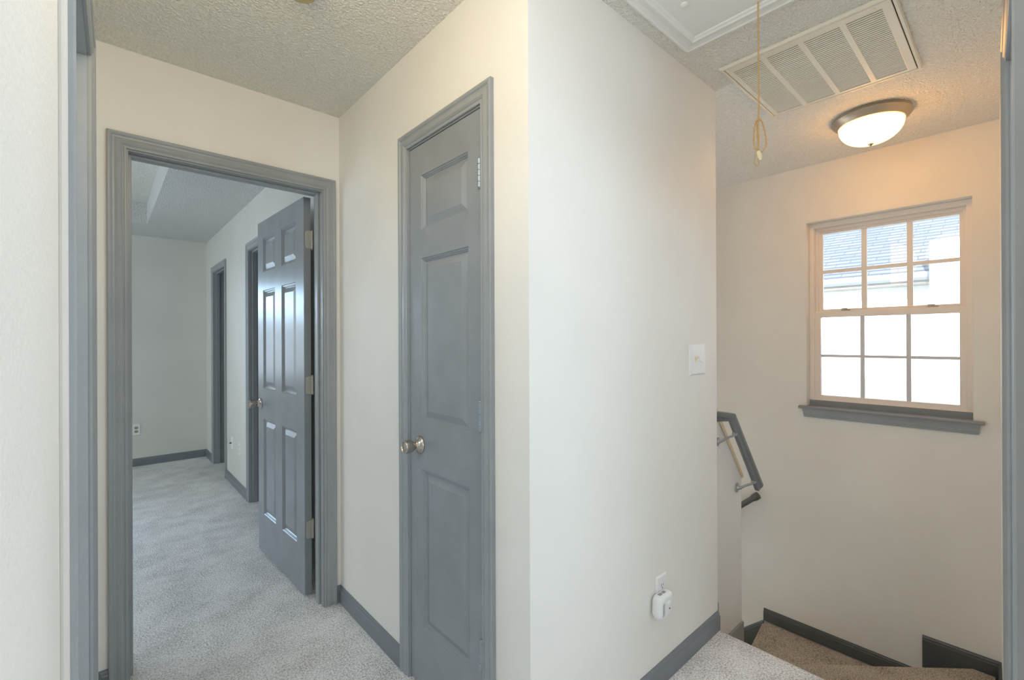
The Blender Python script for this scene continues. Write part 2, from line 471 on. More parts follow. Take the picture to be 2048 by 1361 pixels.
# ---------------------------------------------------------------- floor, ceilings
bm = bmesh.new()
P = lambda s, t, z: Vector((s, z, t))          # plan slab: s = x, z = y, t = height
NOSE = 2.083
grid_solid(bm, [-3.2, UC-TH+.01, NOSE-.03], [-3.2, -.10, VC+.02, BV1], lambda x, y: x > UC-TH and (y > VC+.02 or y < -.10), -.20, 0, P)
floor = tag(finish('floor', bm, CARPET), 'grey carpeted hall and bedroom floor', 'floor', 'structure')
bm = bmesh.new()      # rounded carpet nosing at the head of the stairs
prof = [(NOSE-.03, 0.0)]+[(NOSE-.022+.030*math.sin(a), -.030+.030*math.cos(a)) for a in [math.pi*i/12 for i in range(13)]]+[(NOSE-.03, -.060)]
a = [bm.verts.new((x, .0, z)) for x, z in prof]; b = [bm.verts.new((x, VC-.001, z)) for x, z in prof]
bm.faces.new(a); bm.faces.new(b)
for i in range(len(prof)): bm.faces.new([a[i], a[(i+1) % len(prof)], b[(i+1) % len(prof)], b[i]])
tag(finish('floor_edge', bm, CARPET, smooth=True), 'rounded grey carpet edge at the head of the stairs', 'floor', 'structure')
bm = bmesh.new()
box(bm, UC-TH+.02, NOSE-.032, .03, VC-.002, -3.0, -.062)
RISER = bm

bm = bmesh.new()
grid_solid(bm, [-3.2, UD+.16], [-3.3, VA+TH], lambda x, y: False, H, H+.2, P)
tag(finish('ceiling', bm, CEIL), 'stippled off white hall and stairwell ceiling', 'ceiling', 'structure')
bm = bmesh.new()
TR = (-2.4, .328, 3.0, 5.604, 2.645)
grid_solid(bm, [-3.2, TR[0], TR[1], UD+.16], [VA+TH, TR[2], TR[3], BV1+TH], in_any([TR[:4]]), H, H+.3, P)
tag(finish('ceiling_bedroom', bm, m_popcorn('bedroom ceiling', (226, 226, 224), (217, 217, 215))), 'grey bedroom ceiling around a raised tray', 'ceiling', 'structure')
bm = bmesh.new()
box(bm, TR[0], TR[1], TR[2], TR[3], TR[4], TR[4]+.05)
tag(finish('ceiling_tray', bm, CEIL), 'raised centre of the bedroom tray ceiling', 'ceiling', 'structure')

# ---------------------------------------------------------------- staircase with winders
st = root('staircase', (2.7, .6, -3.0), 'brown carpeted stairs turning down beside the stairwell wall', 'stairs')
finish('riser', RISER, BROWN, st)
def tread(pts, z, drop):
    bm = bmesh.new(); n = len(pts)
    levels = [(0, 0), (0, .0)]
    top = [bm.verts.new((x, y, z)) for x, y in pts]; bot = [bm.verts.new((x, y, z-drop)) for x, y in pts]
    bm.faces.new(top); bm.faces.new(bot)
    for i in range(n): bm.faces.new([top[i], top[(i+1) % n], bot[(i+1) % n], bot[i]])
    bmesh.ops.recalc_face_normals(bm, faces=bm.faces)
    e = [x for x in bm.edges if all(abs(v.co.z-z) < 1e-6 for v in x.verts)]
    bmesh.ops.bevel(bm, geom=e, offset=.022, segments=4, affect='EDGES')
    return finish('tread', bm, BROWN, st, smooth=True, flat_angle=50)
yE = lambda x: -.042+.0333*x
w = .001
tread([(2.055, yE(2.055)+w), (2.40, yE(2.40)+w), (2.40, KV0-w), (2.055, KV0-w)], -.215, .5)
tread([(2.39, yE(2.39)+w), (UD-w, yE(UD)+w), (UD-w, .186), (2.625, .975), (2.595, KV0-w), (2.39, KV0-w)], -.428, .5)
tread([(2.60, yE(2.6)+.02), (UD-w, yE(UD)+.02), (UD-w, 1.212), (2.60, 1.10)], -.642, .5)
y = 1.205
for i in range(9):
    tread([(KUE+.01, y-.05), (UD-w, y-.05), (UD-w, y+.247), (KUE+.01, y+.247)], -.857-.215*i, .4)
    y += .247

# ---------------------------------------------------------------- door trims
doorway_trim('trim_1', (.44, VA, 0), MA, *DA, TH, 'grey door frame around the open bedroom doorway', stop=(-.076, -.040))
doorway_trim('trim_2', (UB, 1.37, 0), MB, *DB, TH, 'grey frame around the narrow closet door', stop=(-.075, -.042), back=False)
tf = doorway_trim('trim_3', (-.03, 1.25, 0), MF, *DF, TH, 'grey door frame at the left edge seen edge on', stop=(-.076, -.04))
doorway_trim('trim_4', (1.44, .0, 0), ME, *DE, TH, 'grey door frame at the right edge seen edge on', stop=(-.076, -.04))
doorway_trim('trim_5', (UB, 5.47, 0), MB, *D1, TH, 'grey frame of the far dark doorway inside the bedroom', stop=(-.055, -.02), back=False)
doorway_trim('trim_6', (UB, 3.8, 0), MB, *D2, TH, 'grey frame of the dark doorway behind the open door', stop=(-.055, -.02), back=False)
bm = bmesh.new()      # paint bead between the near wall and its casing
tube(bm, [MF(DF[0]-.005-.058-.0005, .004, .0), MF(DF[0]-.005-.058-.0005, .004, 2.12)], .0052, 10)
finish('caulk_bead', bm, m_wall('caulk paint', (214, 210, 204), 30, .02), tf, smooth=True)

# ---------------------------------------------------------------- closet door (closed)
d1 = root('door_1', (UB, 1.37, 0), 'narrow closed grey closet door with three raised panels', 'door', 'structure')
C0_, C1_ = DB[0]+.003, DB[1]-.003
M1 = lambda s, t, z: MB(C0_+s, t-.002, z)
pan = [(1.213-C0_, 1.510-C0_, .232, .829), (1.213-C0_, 1.510-C0_, 1.008, 1.623), (1.213-C0_, 1.510-C0_, 1.731, 1.936)]
finish('leaf', panel_door_bm(M1, C1_-C0_, .012, DB[2]-.003, .035, pan, [(a, b) if a < .04 else (.042, b) for a, b in PANEL]), DOOR, d1)
add_knob(d1, MB(1.523, -.001, .919), (-1, 0, 0))
for z in (.318, 1.071, 1.842): add_hinge(d1, (UB-.006, C0_-.0015), z, (0, -1), (-1, 0), w=.012, m=mat('closet hinge paint', (160, 172, 180), .4, .6), lbl='hinge spattered with grey paint')

# ---------------------------------------------------------------- bedroom door (open)
A_ = Vector((.770, 2.449, 0)); dd = Vector((math.cos(math.radians(92.62)), math.sin(math.radians(92.62)), 0)); dn = Vector((-dd.y, dd.x, 0))
d2 = root('door_2', (.77, 2.83, 0), 'open grey six panel bedroom door swung into the bedroom', 'door', 'structure')
M2 = lambda s, t, z: A_ + dd*s + dn*t + Vector((0, 0, z))
pan = [(a, b, c, d) for a, b in ((.112, .334), (.444, .664)) for c, d in ((.252, .838), (1.024, 1.626), (1.738, 1.945))]
finish('leaf', panel_door_bm(M2, .766, .014, 2.052, .035, pan, [(a, b) if a < .04 else (.044, b) for a, b in PANEL]), DOOR, d2)
add_knob(d2, M2(.716, 0, .927), tuple(dn))
add_knob(d2, M2(.716, -.035, .927), tuple(-dn))
piv = M2(-.004, -.040, 0)
for z in (.345, 1.087, 1.835): add_hinge(d2, (piv.x, piv.y), z, tuple(dn)[:2], tuple(-dd)[:2], w=.034, m=mat('bedroom hinge', (186, 184, 178), .45, .3))

# ---------------------------------------------------------------- baseboards
bb = baseboard
bb('baseboard_closet', [(UB, DB[1]+.064), (UB, VA-.0005)], 'short grey baseboard left of the closet door')
bb('baseboard_front', [(UC, VC), (UB, VC), (UB, DB[0]-.064)][::1], 'grey baseboard along the big blank wall')
bb('baseboard_left', [(UB-.001, VA), (DA[1]+.064, VA)], 'sliver of grey baseboard right of the bedroom doorway')
pL = MF(VA, 0, 0)
bb('baseboard_corner', [(DA[0]-.064, VA), (pL.x, pL.y), tuple(MF(DF[1]+.064, 0, 0))[:2]], 'short grey baseboard in the left corner of the hall')
bb('baseboard_bedroom_far', [(UB, D1[1]+.064), (UB, BV1), (-3.2, BV1)], 'grey baseboard along the far bedroom wall')
bb('baseboard_bedroom_right', [(UB, D2[1]+.064), (UB, D1[0]-.064)], 'grey baseboard between the two bedroom doorways')
bb('baseboard_landing', [(UD, .19), (UD, 1.205)], 'dark grey baseboard along the lower winder step', zs=-.642, m=SKIRT)
pE = ME(UD/ED.x, 0, 0)
bb('baseboard_upper_step', [(2.45, yE(2.45)), (UD, yE(UD)), (UD, .377)], 'dark grey baseboard above the upper winder step', zs=-.435, closed_height=-.15, m=SKIRT)
bb('baseboard_flight', [(UD, 1.206), (UD, 3.5)], 'dark grey sloping skirt board beside the lower stairs', zs=[-.725, -.725-2.294*.87], closed_height=-.2, m=SKIRT)
bm = bmesh.new()
extr(bm, [(UC+.001, -.5), (KUE, -.5), (KUE, -.222), (KUE-.002, -.215), (UC+.001, -.215)], MK, 0, .012)
tag(finish('baseboard_knee', bm, TRIM, bevel=.003), 'grey skirt board at the foot of the half wall', 'baseboard', 'structure')
bm = bmesh.new()      # trim wrapped round the end of the front wall
extr(bm, [(VC-.001, -.25), (VC+TH, -.25), (VC+TH, .118), (VC+.004, .118), (VC-.001, .108)], frame((UC, 0, 0), (0, 1, 0), (1, 0, 0)), 0, .013)
tag(finish('trim_8', bm, TRIM, bevel=.002), 'grey trim wrapped round the end of the blank wall', 'trim', 'structure')

# ---------------------------------------------------------------- window
wn = root('window_1', (UD+.08, .555, WIN[2]), 'white double hung stairwell window of twelve panes with grey sill', 'window', 'structure')
def ring_bm(M, s0, s1, z0, z1, w, t0, t1):
    bm = bmesh.new()
    wl = w if isinstance(w, tuple) else (w, w, w, w)     # left, right, bottom, top
    grid_solid(bm, [s0, s0+wl[0], s1-wl[1], s1], [z0, z0+wl[2], z1-wl[3], z1], lambda s, z: s0+wl[0] < s < s1-wl[1] and z0+wl[2] < z < z1-wl[3], t0, t1, M)
    return bm
s0, s1, z0, z1 = WIN
finish('jamb_liner', ring_bm(MD, s0, s1, z0, z1, (.004, .004, .001, .004), -.002, -.16), JAMBW, wn)
finish('window_frame', ring_bm(MD, s0+.004, s1-.004, z0+.001, z1-.004, (.026, .026, .045, .030), -.062, -.155), VINYL, wn, bevel=.003)
finish('inner_stop', ring_bm(MD, s0+.030, s1-.030, z0+.045, z1-.034, (.016, .016, .004, .020), -.10, -.15), VINYL, wn, bevel=.002)
up = finish('upper_sash', ring_bm(MD, s0+.040, s1-.044, 1.462, z1-.046, (.020, .024, .046, .024), -.118, -.142), VINYL, wn, bevel=.003)
lo = finish('lower_sash', ring_bm(MD, .191, .922, .905, 1.494, (.036, .042, .040, .040), -.080, -.112), VINYL, wn, bevel=.004)
def muntins(par, M, s0, s1, z0, z1, ss, zz, t, m, w=.0135):
    bm = bmesh.new()
    xs = [s0]+[q for s in ss for q in (s-w, s+w)]+[s1]; ys = [z0, zz-w*.8, zz+w*.8, z1]
    grid_solid(bm, xs, ys, lambda s, z: not (abs(z-zz) < w*.8 or any(abs(s-q) < w for q in ss)), t-.005, t+.005, M)
    return finish('muntin_grid', bm, m, par)
muntins(up, MD, .222, .884, 1.505, 2.006, (.657, .439), 1.755, -.131, GRILLE)
muntins(lo, MD, .224, .884, .942, 1.458, (.661, .442), 1.203, -.096, mat('grey grille bars', (214, 218, 224), .4), .0105)
for par, z_0, z_1, t in ((up, 1.49, 2.016, -.138), (lo, .930, 1.470, -.104)):
    bm = bmesh.new(); box(bm, .216, .890, t-.0015, t+.0015, z_0, z_1, lambda c: MD(c.x, c.y, c.z)); finish('pane', bm, GLASS, par)
for s in (.335, .745):
    bm = bmesh.new(); box(bm, s-.024, s+.024, -.100, -.078, 1.494, 1.500, lambda c: MD(c.x, c.y, c.z)); lathe(bm, [(0, 0), (.009, 0), (.008, .010), (0, .010)], MD(s, -.09, 1.498), (0, 0, 1), 12); box(bm, s-.006, s+.022, -.097, -.086, 1.503, 1.509, lambda c: MD(c.x, c.y, c.z))
    finish('sash_lock', bm, mat('worn lock', (176, 166, 152), .4, .3), lo, bevel=.001)
bm = bmesh.new()      # stool: horned board with rounded nose
nose = [(-.062, 0)]+[(.024+.011*math.sin(a), .011*math.cos(a)) for a in [math.pi*i/8 for i in range(9)]]
pts = [(-.062, .011), (.030, .011), (.036, .0085), (.040, .003), (.038, -.003), (.033, -.006), (-.062, -.006)]
ZS = .867
for (a, b, tmin) in ((.128, .978, None),):
    va = [bm.verts.new(MD(a, max(t, .0005), ZS+z)) for t, z in pts]; vb = [bm.verts.new(MD(b, max(t, .0005), ZS+z)) for t, z in pts]
    bm.faces.new(va); bm.faces.new(vb)
    for i in range(len(pts)): bm.faces.new([va[i], va[(i+1) % len(pts)], vb[(i+1) % len(pts)], vb[i]])
box(bm, s0+.001, s1-.001, -.063, .002, ZS-.006, ZS+.011, lambda c: MD(c.x, c.y, c.z))
box(bm, s0+.005, s1-.005, -.074, -.058, ZS-.005, ZS+.046, lambda c: MD(c.x, c.y, c.z))
o = finish('window_sill', bm, m_trim('sill paint', (140, 145, 150), .42), wn); o['label'] = 'grey painted sill with projecting nose'
bm = bmesh.new()      # apron, tapered ends
ap = [(0, 0), (.010, 0), (.012, -.006), (.011, -.020), (.014, -.026), (.0145, -.032), (.020, -.046), (.020, -.052), (0, -.052)]
def apz(t, z): return ZS-.011-.055-z
pr = [(.0005, .8605), (.022, .8605), (.021, .855), (.019, .848), (.0145, .838), (.013, .826), (.0145, .822), (.0125, .818), (.0115, .806), (.0005, .806)]
va = []
for e in (0, 1):
    row = []
    for t, z in pr:
        k = (.8605-z)/.05*.008
        row.append(bm.verts.new(MD((.143+k) if e == 0 else (.962-k), t, z)))
    va.append(row)
bm.faces.new(va[0]); bm.faces.new(va[1])
for i in range(len(pr)): bm.faces.new([va[0][i], va[0][(i+1) % len(pr)], va[1][(i+1) % len(pr)], va[1][i]])
o = finish('apron', bm, TRIM, wn); o['label'] = 'grey moulded apron under the sill'

w2 = root('window_2_assumed', (-.625, BV1+.06, .80), 'assumed white framed window out of view in the far bedroom wall', 'window', 'structure')  # assumed window out of view, inferred from the sheen on the open door
MW2 = frame((0, BV1, 0), (1, 0, 0), (0, -1, 0))
finish('window_frame', ring_bm(MW2, -1.15, -.10, .80, 2.06, .045, -.03, -.10), VINYL, w2)
finish('sash_rail', ring_bm(MW2, -1.106, -.144, .844, 2.016, (.03, .03, .03, .03), -.045, -.075), VINYL, w2)
bm = bmesh.new(); box(bm, -1.09, -.16, BV1+.058, BV1+.062, .86, 2.0); finish('pane', bm, GLASS, w2)
# ---------------------------------------------------------------- neighbouring house outside
nh = root('neighbour_house', (8.5, 2.0, -3.0), 'white sided house with grey shingled roof seen through the window', 'house')
EU, EZ = 7.5, 2.13
bm = bmesh.new()
ys = (-7, 11)
pr = [(EU-.03, EZ), (EU+6.5, EZ+3.25), (EU+6.5, EZ+3.15), (EU-.03, EZ-.03)]
va = [[bm.verts.new((x, yy, z)) for x, z in pr] for yy in ys]
bm.faces.new(va[0]); bm.faces.new(va[1])
for i in range(4): bm.faces.new([va[0][i], va[0][(i+1) % 4], va[1][(i+1) % 4], va[1][i]])
finish('roof', bm, SHINGLE, nh)
bm = bmesh.new()
pr = [(EU, EZ-.01), (EU-.10, EZ-.01), (EU-.11, EZ-.03), (EU-.10, EZ-.07), (EU-.06, EZ-.10), (EU, EZ-.10)]
va = [[bm.verts.new((x, yy, z)) for x, z in pr] for yy in ys]
bm.faces.new(va[0]); bm.faces.new(va[1])
for i in range(6): bm.faces.new([va[0][i], va[0][(i+1) % 6], va[1][(i+1) % 6], va[1][i]])
finish('gutter', bm, GUTTER, nh)
bm = bmesh.new(); box(bm, EU, EU+.42, *ys, EZ-.13, EZ-.10); finish('soffit', bm, SOFFIT, nh)
bm = bmesh.new()
k = 0; z = -3.0; col = []
pr = [(EU+.40, -3.0)]
while z < EZ-.12:
    pr += [(EU+.385, z+.002), (EU+.40, min(z+.12, EZ-.11))]; z += .12
pr += [(EU+.6, EZ-.11), (EU+.6, -3.0)]
va = [[bm.verts.new((x, yy, zz)) for x, zz in pr] for yy in ys]
bm.faces.new(va[0]); bm.faces.new(va[1])
for i in range(len(pr)): bm.faces.new([va[0][i], va[0][(i+1) % len(pr)], va[1][(i+1) % len(pr)], va[1][i]])
finish('siding', bm, SIDING, nh)
bm = bmesh.new(); box(bm, EU-.25, EU+3.0, -3.5, .72, -3.0, 2.46); finish('glare_block', bm, SIDING, nh)  # white box added to stand for the glare reflected in the stair window
bm = bmesh.new(); box(bm, 3.7, 25, -15, 20, -3.3, -3.0)
tag(finish('ground', bm, mat('ground outside', (150, 150, 140), .9)), 'pale ground outside between the houses', 'ground', 'structure')

# ---------------------------------------------------------------- ceiling lamp
lc = (2.893, .505)
lp = root('ceiling_light', (*lc, 2.28), 'lit flush ceiling light with white glass bowl and nickel rim', 'lamp')
bm = bmesh.new()
lathe(bm, [(0, 2.4385), (.160, 2.4385), (.161, 2.434), (.158, 2.431), (.163, 2.428), (.164, 2.424), (.160, 2.418), (.152, 2.408), (.143, 2.400), (.138, 2.394), (.134, 2.393), (.134, 2.40), (0, 2.40)], (*lc, 0), (0, 0, 1), 72)
finish('rim', bm, mat('brushed nickel rim', (182, 170, 152), .34, .85), lp, smooth=True)
bm = bmesh.new()
lathe(bm, [(.1335, 2.399)]+[(.1335*math.cos(a)**.85, 2.394-.094*math.sin(a)) for a in [math.pi/2*i/16 for i in range(16)]]+[(0, 2.300)], (*lc, 0), (0, 0, 1), 64, cap=False)
finish('glass_bowl', bm, LAMPG, lp, smooth=True)
bm = bmesh.new()
lathe(bm, [(0, 2.302), (.012, 2.302), (.0125, 2.297), (.010, 2.293), (.006, 2.289), (0, 2.287)], (*lc, 0), (0, 0, 1), 24)
finish('finial', bm, NICKEL, lp, smooth=True)

# ---------------------------------------------------------------- return air vent
vt = root('return_air_vent', (2.22, .555, 2.425), 'large white louvred return air vent on the ceiling', 'vent')
X0, X1, Y0, Y1 = 1.912, 2.524, .268, .836
MH = lambda s, t, z: Vector((s, z, H-t))       # s = x, z = y, t down from the ceiling
def bevel_ring(x0, x1, y0, y1, prof):
    bm = bmesh.new(); rings = []
    for w_, t in prof: rings.append([bm.verts.new(MH(a, t, b)) for a, b in ((x0+w_, y0+w_), (x1-w_, y0+w_), (x1-w_, y1-w_), (x0+w_, y1-w_))])
    for p, q in zip(rings, rings[1:]+rings[:1]):
        for i in range(4): bm.faces.new([p[i], p[(i+1) % 4], q[(i+1) % 4], q[i]])
    return bm
finish('outer_frame', bevel_ring(X0, X1, Y0, Y1, [(0, .0005), (0, .006), (.004, .012), (.011, .0125), (.013, .009), (.013, .0005)]), VENTM, vt)
gx0, gx1, gy0, gy1 = 1.962, 2.488, .312, .800
bars = [.4225, .5535, .6840]
bm = bmesh.new()
ysl = [Y0+.016, gy0]+[q for b in bars for q in (b-.010, b+.010)]+[gy1, Y1-.016]
cells = [(gy0, bars[0]-.010), (bars[0]+.010, bars[1]-.010), (bars[1]+.010, bars[2]-.010), (bars[2]+.010, gy1)]
grid_solid(bm, [X0+.016, gx0, gx1, X1-.016], ysl, in_any([(gx0, gx1, a, b) for a, b in cells]), .004, .011, lambda s, t, z: MH(s, t, z))
face = finish('grille_frame', bm, VENTM, vt, bevel=.002)
nl = 38; p = (gx1-gx0)/nl
for (a, b) in cells:
    bm = bmesh.new(); rows = []
    for i in range(nl+1):
        x = gx0+p*i
        rows.append([(bm.verts.new(MH(x, .0084, yy)), bm.verts.new(MH(min(x+p*.56, gx1+.004), .0101, yy))) for yy in (a-.0005, b+.0005)])
    for i in range(nl):
        (A0, B0), (A1, B1) = rows[i]
        bm.faces.new([A0, B0, B1, A1])
        nA0, nA1 = rows[i+1][0][0], rows[i+1][1][0]
        bm.faces.new([A0, B0, nA0]); bm.faces.new([A1, nA1, B1])
    o = finish('louver_panel', bm, VENTM, face)
    sol = o.modifiers.new('thickness', 'SOLIDIFY'); sol.thickness = .0012
bm = bmesh.new(); box(bm, X0+.014, X1-.014, Y0+.014, Y1-.014, H-.0022, H-.0004); finish('duct_shade_sheet', bm, DUCT, vt)  # flat dark sheet, painted as the shade behind the louvres
for x, yy in ((1.945, .800), (1.945, .330)):
    bm = bmesh.new(); lathe(bm, [(0, .010), (.006, .010), (.006, .013), (.003, .015), (0, .015)], (x, yy, H), (0, 0, -1), 14); finish('latch', bm, VENTM, vt, smooth=True)

# ---------------------------------------------------------------- attic hatch with pull cord
hx0, hx1, hy0, hy1 = .36, 1.700, .296, .870
ht = root('attic_hatch', (1.03, .583, 2.42), 'white moulded attic hatch in the ceiling', 'hatch')
HP = [(0, .0005), (0, .010), (.006, .016), (.012, .017), (.016, .014), (.030, .011), (.040, .0125), (.046, .016), (.052, .0165), (.056, .013), (.064, .010), (.068, .006), (.068, .0005)]
finish('moulding', bevel_ring(hx0, hx1, hy0, hy1, HP), HATCHM, ht)
bm = bmesh.new(); box(bm, hx0+.066, hx1-.066, hy0+.066, hy1-.066, H-.0065, H-.001); finish('panel', bm, HATCHM, ht)
bm = bmesh.new(); lathe(bm, [(0, .0062), (.013, .0062), (.0125, .010), (.008, .013), (0, .014)], (1.452, .748, H), (0, 0, -1), 20); finish('screw_cap', bm, HATCHM, ht, smooth=True)

cd = root('pull_cord', (1.6235, .580, 1.89), 'tan pull cord with looped end hanging from the attic hatch', 'cord')
CX_, CY_ = 1.6235, .580
Rv = Vector((.744, -.668, 0)); Fv = Vector((.668, .744, 0))
KZ = 2.041
def cp(cx, cy, depth=0.): return Vector((CX_, CY_, KZ))+Rv*((cx-430)*.0001585)+Vector((0, 0, -(cy-290)*.0001585))+Fv*depth
bm = bmesh.new()
tube(bm, [Vector((CX_, CY_, H-.0066)), Vector((CX_+.001, CY_, 2.25)), cp(430, 290)], .0024, 8)
tube(bm, smooth_path([cp(430, 285), cp(372, 330, .002), cp(340, 600, .004), cp(345, 820, .003), cp(385, 925), cp(415, 880, -.002), cp(425, 620, -.003), cp(415, 400, -.002), cp(440, 310, -.003), cp(480, 320, -.003), cp(545, 560, -.004), cp(578, 780, -.004), cp(560, 890, -.003), cp(490, 955, -.002), cp(425, 915), cp(418, 700, .002), cp(405, 420, .003), cp(395, 330, .002), cp(430, 300)]), .0021, 8)
tube(bm, smooth_path([cp(410, 880), cp(385, 1000), cp(345, 1120), cp(340, 1200), cp(385, 1250), cp(430, 1205), cp(430, 1130), cp(400, 1000), cp(408, 890)]), .0016, 8)
lathe(bm, [(0, -.006), (.0055, -.003), (.0065, .002), (.004, .006), (0, .007)], cp(430, 300), (0, 0, 1), 12)
lathe(bm, [(0, -.005), (.004, -.002), (.0045, .002), (0, .006)], cp(410, 900), (0, 0, 1), 12)
finish('cord', bm, ROPE, cd, smooth=True)
bm = bmesh.new()
ax = (cp(465, 1130)-cp(415, 940))
Ld = ax.length
lathe(bm, [(0, 0), (.0035, 0), (.0065, .004), (.0078, .012), (.0075, .020), (.006, Ld-.008), (.0062, Ld-.006), (.005, Ld-.004), (.005, Ld), (0, Ld)], cp(415, 940), ax, 16)
b_ = finish('pull_bead', bm, IVORY, cd, smooth=True); b_['label'] = 'ivory pull knob'

# ---------------------------------------------------------------- round fitting on the hall ceiling
bm = bmesh.new()
lathe(bm, [(0, 2.4385), (.060, 2.4385), (.061, 2.434), (.052, 2.424), (.047, 2.412), (.044, 2.402), (.040, 2.399), (0, 2.398)], (.466, 1.503, 0), (0, 0, 1), 40)
tag(finish('smoke_detector', bm, BEIGE, smooth=True), 'small beige round fitting on the hall ceiling above the doorways', 'detector')

# ---------------------------------------------------------------- light switch
sw = root('light_switch', (1.888, VC, 1.163), 'white double toggle switch plate near the wall end', 'switch')
MS = lambda s, t, z: MC(1.888+s, t, 1.2285+z)
finish('plate', plate_bm(MS, .137, .134, .007, .009), WHITE, sw)
for s, up_ in ((-.023, 1), (.023, -1)):
    bm = bmesh.new()
    c = MS(s, .0068, 0)
    box(bm, -.0050, .0050, 0, .018, -.0045, .0045)
    for v in bm.verts:
        k = 1-.25*(v.co.y/.018)
        x, t, z = v.co.x*k, v.co.y, v.co.z*k + up_*v.co.y*.75
        v.co = MS(s+x, .0062+t*.8, z)
    finish('toggle', bm, WHITE if s > 0 else IVORY, sw, bevel=.001)
    bm = bmesh.new(); box(bm, s-.0055, s+.0055, .0060, .0075, -.0125, .0125, lambda c: MS(c.x, c.y, c.z)); finish('toggle_slot', bm, WHITE if s > 0 else IVORY, sw)
    for z in (.030, -.030):
        bm = bmesh.new(); lathe(bm, [(0, .0065), (.0035, .0065), (.003, .008), (0, .0083)], MS(s, 0, z), (0, -1, 0), 12); finish('screw', bm, WHITE, sw, smooth=True)

# ---------------------------------------------------------------- outlets
def receptacle(par, M, z, m, slot=BLACK):
    bm = bmesh.new(); pts = []
    for i in range(24):
        a = 2*math.pi*i/24; pts.append((.0172*math.cos(a), max(-.0142, min(.0142, .0172*math.sin(a)))+z))
    extr(bm, pts, M, .004, .0068)
    f = finish('receptacle', bm, m, par)
    for s, h in ((-.0064, .0045), (.0064, .0036)):
        bm = bmesh.new(); box(bm, s-.0011, s+.0011, .0062, .0073, z+.002-h, z+.002+h, lambda c: M(c.x, c.y, c.z)); finish('slot', bm, slot, f)
    bm = bmesh.new(); lathe(bm, [(0, .0062), (.0026, .0062), (.0026, .0073), (0, .0073)], M(0, 0, z-.0085), M(0, 1, 0)-M(0, 0, 0), 12); finish('slot', bm, slot, f)
    return f
def outlet(name, M, base, label, m=WHITE, rm=WHITE):
    o = root(name, base, label, 'outlet', group='white wall outlets')
    finish('plate', plate_bm(M, .071, .115), m, o)
    receptacle(o, M, .0195, rm); receptacle(o, M, -.0195, rm)
    bm = bmesh.new(); lathe(bm, [(0, .005), (.0032, .005), (.003, .0068), (0, .007)], M(0, 0, 0), M(0, 1, 0)-M(0, 0, 0), 12); finish('screw', bm, m, o, smooth=True)
    return o
MO = lambda s, t, z: MC(1.5905+s, t, .3555+z)
outlet('wall_outlet', MO, (1.59, VC, .298), 'white wall outlet above the baseboard with an alarm plugged in')
MO2 = lambda s, t, z: Vector((.270+s, BV1-t, .3855+z))
outlet('wall_outlet', MO2, (.27, BV1, .328), 'white outlet on the far bedroom wall', WHITE, mat('tan receptacle', (176, 166, 140), .4))
# two low plates on the bedroom right wall
cp1 = root('cable_outlet', (UB, 4.86, .32), 'thin white cable outlet with a dark jack low on the bedroom wall', 'outlet')
MP = lambda s, t, z: MB(4.875+s, t, .375+z)
finish('plate', plate_bm(MP, .071, .112, .006), WHITE, cp1)
bm = bmesh.new(); lathe(bm, [(0, .005), (.006, .005), (.006, .012), (.0045, .012), (.0045, .022), (0, .022)], MP(0, 0, 0), (-1, 0, 0), 14); finish('jack', bm, BLACK, cp1, smooth=True)
cp2 = root('wall_outlet', (UB, 4.56, .32), 'white outlet on the bedroom wall nearest the dark side doorway', 'outlet', group='white wall outlets')
MP2 = lambda s, t, z: MB(4.56+s, t, .372+z)
finish('plate', plate_bm(MP2, .072, .114, .006), WHITE, cp2)
receptacle(cp2, MP2, .0195, WHITE); receptacle(cp2, MP2, -.0195, WHITE)

# plug-in alarm
al = root('plug_in_alarm', (1.565, VC-.02, .27), 'white plug in alarm hanging from the wall outlet', 'alarm')
MAo = lambda s, t, z: MC(1.563+s, t, .322+z)
bm = bmesh.new()
rings = []
def rr(w_, h_, r, n=6):
    out = []
    for cx, cz, a0 in ((w_-r, h_-r, 0), (-w_+r, h_-r, 90), (-w_+r, -h_+r, 180), (w_-r, -h_+r, 270)):
        for i in range(n+1):
            a = math.radians(a0+90*i/n); out.append((cx+r*math.cos(a), cz+r*math.sin(a)))
    return out
for t, w_, h_ in ((.0075, .045, .037), (.016, .0505, .0415), (.031, .051, .042), (.039, .048, .039), (.044, .042, .034), (.0455, .036, .028)):
    rings.append([bm.verts.new(MAo(s*(1+.06*(-z/.057)), t, z*1.0)) for s, z in rr(w_, h_, w_*.38)])
for p_, q_ in zip(rings, rings[1:]):
    for i in range(len(p_)): bm.faces.new([p_[i], p_[(i+1) % len(p_)], q_[(i+1) % len(q_)], q_[i]])
bm.faces.new(rings[0]); bm.faces.new(rings[-1])
body = finish('body', bm, WHITE, al, smooth=True, flat_angle=50)
for i in range(9):
    z = .019-.0050*i
    bm = bmesh.new(); box(bm, -.036, -.022, .040, .0462, z-.0009, z+.0009, lambda c: MAo(c.x, c.y, c.z+ (c.x+.02)*.3)); finish('sound_slot', bm, mat('slot grey', (150, 152, 155), .6) if i == 0 else bpy.data.materials['slot grey'], body)
bm = bmesh.new(); lathe(bm, [(0, .044), (.0115, .044), (.011, .048), (.008, .0495), (0, .050)], MAo(.010, 0, .008), (0, -1, 0), 24); finish('test_button', bm, WHITE, al, smooth=True)
bm = bmesh.new(); lathe(bm, [(0, .044), (.0028, .044), (.0028, .0468), (0, .0472)], MAo(.012, 0, -.012), (0, -1, 0), 12); finish('indicator', bm, BLACK, al, smooth=True)
for s in (-.018, .006):
    bm = bmesh.new(); box(bm, s-.009, s+.009, .018, .030, .0385, .0427, lambda c: MAo(c.x, c.y, c.z)); finish('vent_slot', bm, bpy.data.materials['slot grey'], body)

